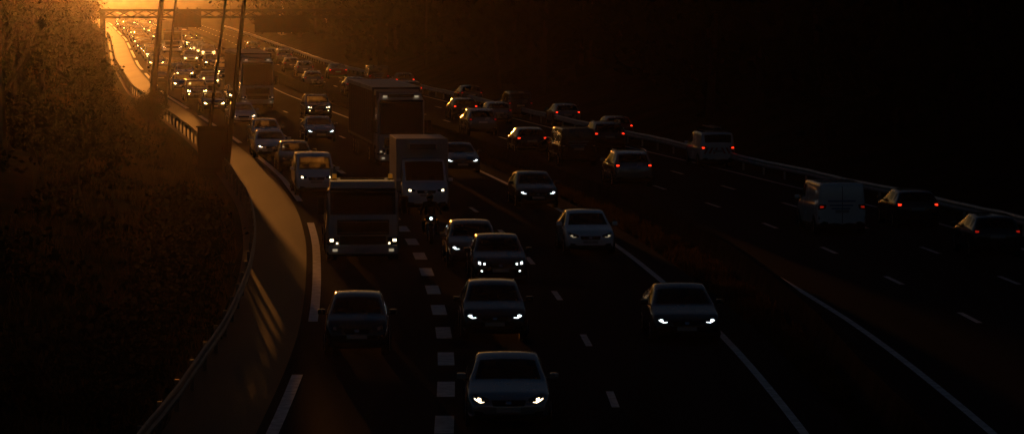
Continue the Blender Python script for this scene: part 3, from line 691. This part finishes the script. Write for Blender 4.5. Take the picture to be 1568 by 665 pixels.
def forest(name,n,f,npt,ls,lm):
    out=[];mi=[]
    for i in range(n):
        x,y,z,H=f(rs)
        tq=np.array(tubeq((x,y,z-.3),(x+rs.normal()*.4,y,z+H*.7),H*.02,H*.006)); out.append(tq); mi.append(np.zeros(len(tq)))
        k=rs.randint(9,14); cc=rs.normal(size=(k,3))*np.array([H*.16,H*.16,H*.22])+np.array([x,y,z+H*.45]); rr=rs.uniform(.08,.17,size=k)*H
        id_=rs.randint(0,k,npt); d=rs.normal(size=(npt,3)); d/=np.linalg.norm(d,axis=1)[:,None]
        C=cc[id_]+d*rr[id_][:,None]*rs.uniform(.6,1.1,size=(npt,1)); C=C[C[:,2]>z]; lq=leaves(C,ls,rs); out.append(lq); mi.append(np.ones(len(lq)))
    obj(name,quads_mesh(name,np.concatenate(out),[BARK,lm],np.concatenate(mi)))
def fr(rng):
    y=rng.uniform(110,700); u=O['RR'](y)+rng.uniform(4,34); return XR(y)+u,y,terr(u,y),rng.uniform(9,15)
forest('forest',250,fr,400,.55,LEAFR)
def fl(rng):
    y=rng.uniform(170,800); u=-rng.uniform(36,70); return XR(y)+u,y,terr(u,y),rng.uniform(8,13)
forest('woodland',100,fl,400,.5,LEAF)
def grass(name,n,fn,h,m):
    P=np.zeros((n,4,3))
    for i in range(n):
        x,y,z=fn(); hh=h*random.uniform(.4,1.4); a=random.uniform(0,6.28); w=.012+.012*random.random(); dx=math.cos(a)*w;dy=math.sin(a)*w; lx=random.gauss(0,.3)*hh; ly=random.gauss(0,.3)*hh
        P[i]=[(x-dx,y-dy,z),(x+dx,y+dy,z),(x+lx+dx*.2,y+ly,z+hh),(x+lx-dx*.2,y+ly,z+hh)]
    obj(name,quads_mesh(name,P,[m]))
cl=[(random.uniform(66,300),-random.uniform(13.8,21)) for _ in range(900)]
def g1():
    c=random.choice(cl); y=c[0]+random.gauss(0,.5);u=c[1]+random.gauss(0,.35); u=min(u,-13.7); return XR(y)+u,y,terr(u,y)-.04
grass('grass',45000,g1,.32,DRY)
cl2=[(random.uniform(80,240),random.random()) for _ in range(800)]
def g2():
    c=random.choice(cl2); y=c[0]+random.gauss(0,.4); lo,hi=1.15,MBU(y)-.35
    u=lo+(hi-lo)*min(1,max(0,c[1]+random.gauss(0,.15)))
    return XR(y)+u,y,-.03
grass('dry_grass',28000,g2,.24,DRY)

# ------------------------------------------------------------------ haze in the air
m=bpy.data.materials.new('haze_air'); m.use_nodes=True; nt=m.node_tree; nt.nodes.clear(); o=nt.nodes.new('ShaderNodeOutputMaterial'); v=nt.nodes.new('ShaderNodeVolumeScatter')
v.inputs['Density'].default_value=HAZE; v.inputs['Anisotropy'].default_value=HAZE_G; v.inputs['Color'].default_value=(1,.92,.85,1); nt.links.new(v.outputs[0],o.inputs['Volume'])
V=[(x,y,z) for z in(-3,70) for y in(-60,1500) for x in(-500,400)]
me=mesh_np('haze',V,[(0,2,3,1),(4,5,7,6),(0,1,5,4),(2,6,7,3),(0,4,6,2),(1,3,7,5)],[m]); obj('haze',me)

# ------------------------------------------------------------------ light
w=bpy.data.worlds.new('World'); scene.world=w; w.use_nodes=True; nt=w.node_tree; bg=nt.nodes['Background']; sk=nt.nodes.new('ShaderNodeTexSky'); sk.sky_type='NISHITA'; sk.sun_disc=False
sk.sun_elevation=math.radians(SUN_EL); sk.sun_rotation=math.radians(SUN_AZ); sk.dust_density=1.; sk.ozone_density=2.; bg.inputs['Strength'].default_value=SKY_STR
tint=nt.nodes.new('ShaderNodeMix'); tint.data_type='RGBA'; tint.blend_type='MULTIPLY'; tint.inputs[0].default_value=1.; tint.inputs[7].default_value=(.75,.86,1.02,1)
nt.links.new(sk.outputs[0],tint.inputs[6]); nt.links.new(tint.outputs[2],bg.inputs['Color'])
s=bpy.data.lights.new('sun','SUN'); s.energy=SUN_STR; s.color=(1,.33,.05); s.angle=math.radians(.5); so=bpy.data.objects.new('sun',s); COL.objects.link(so)
az=math.radians(SUN_AZ);el=math.radians(SUN_EL); sv=Vector((math.sin(az)*math.cos(el),math.cos(az)*math.cos(el),math.sin(el)))
so.rotation_euler=(-sv).to_track_quat('-Z','Y').to_euler(); so.location=(-30,200,60)
c=bpy.data.cameras.new('camera'); c.lens=122.1; c.sensor_width=36; c.clip_end=8000; c.clip_start=.5; co=bpy.data.objects.new('camera',c); COL.objects.link(co)
co.location=(0,0,9.7); co.rotation_euler=(math.radians(90-3.98),0,0); scene.camera=co
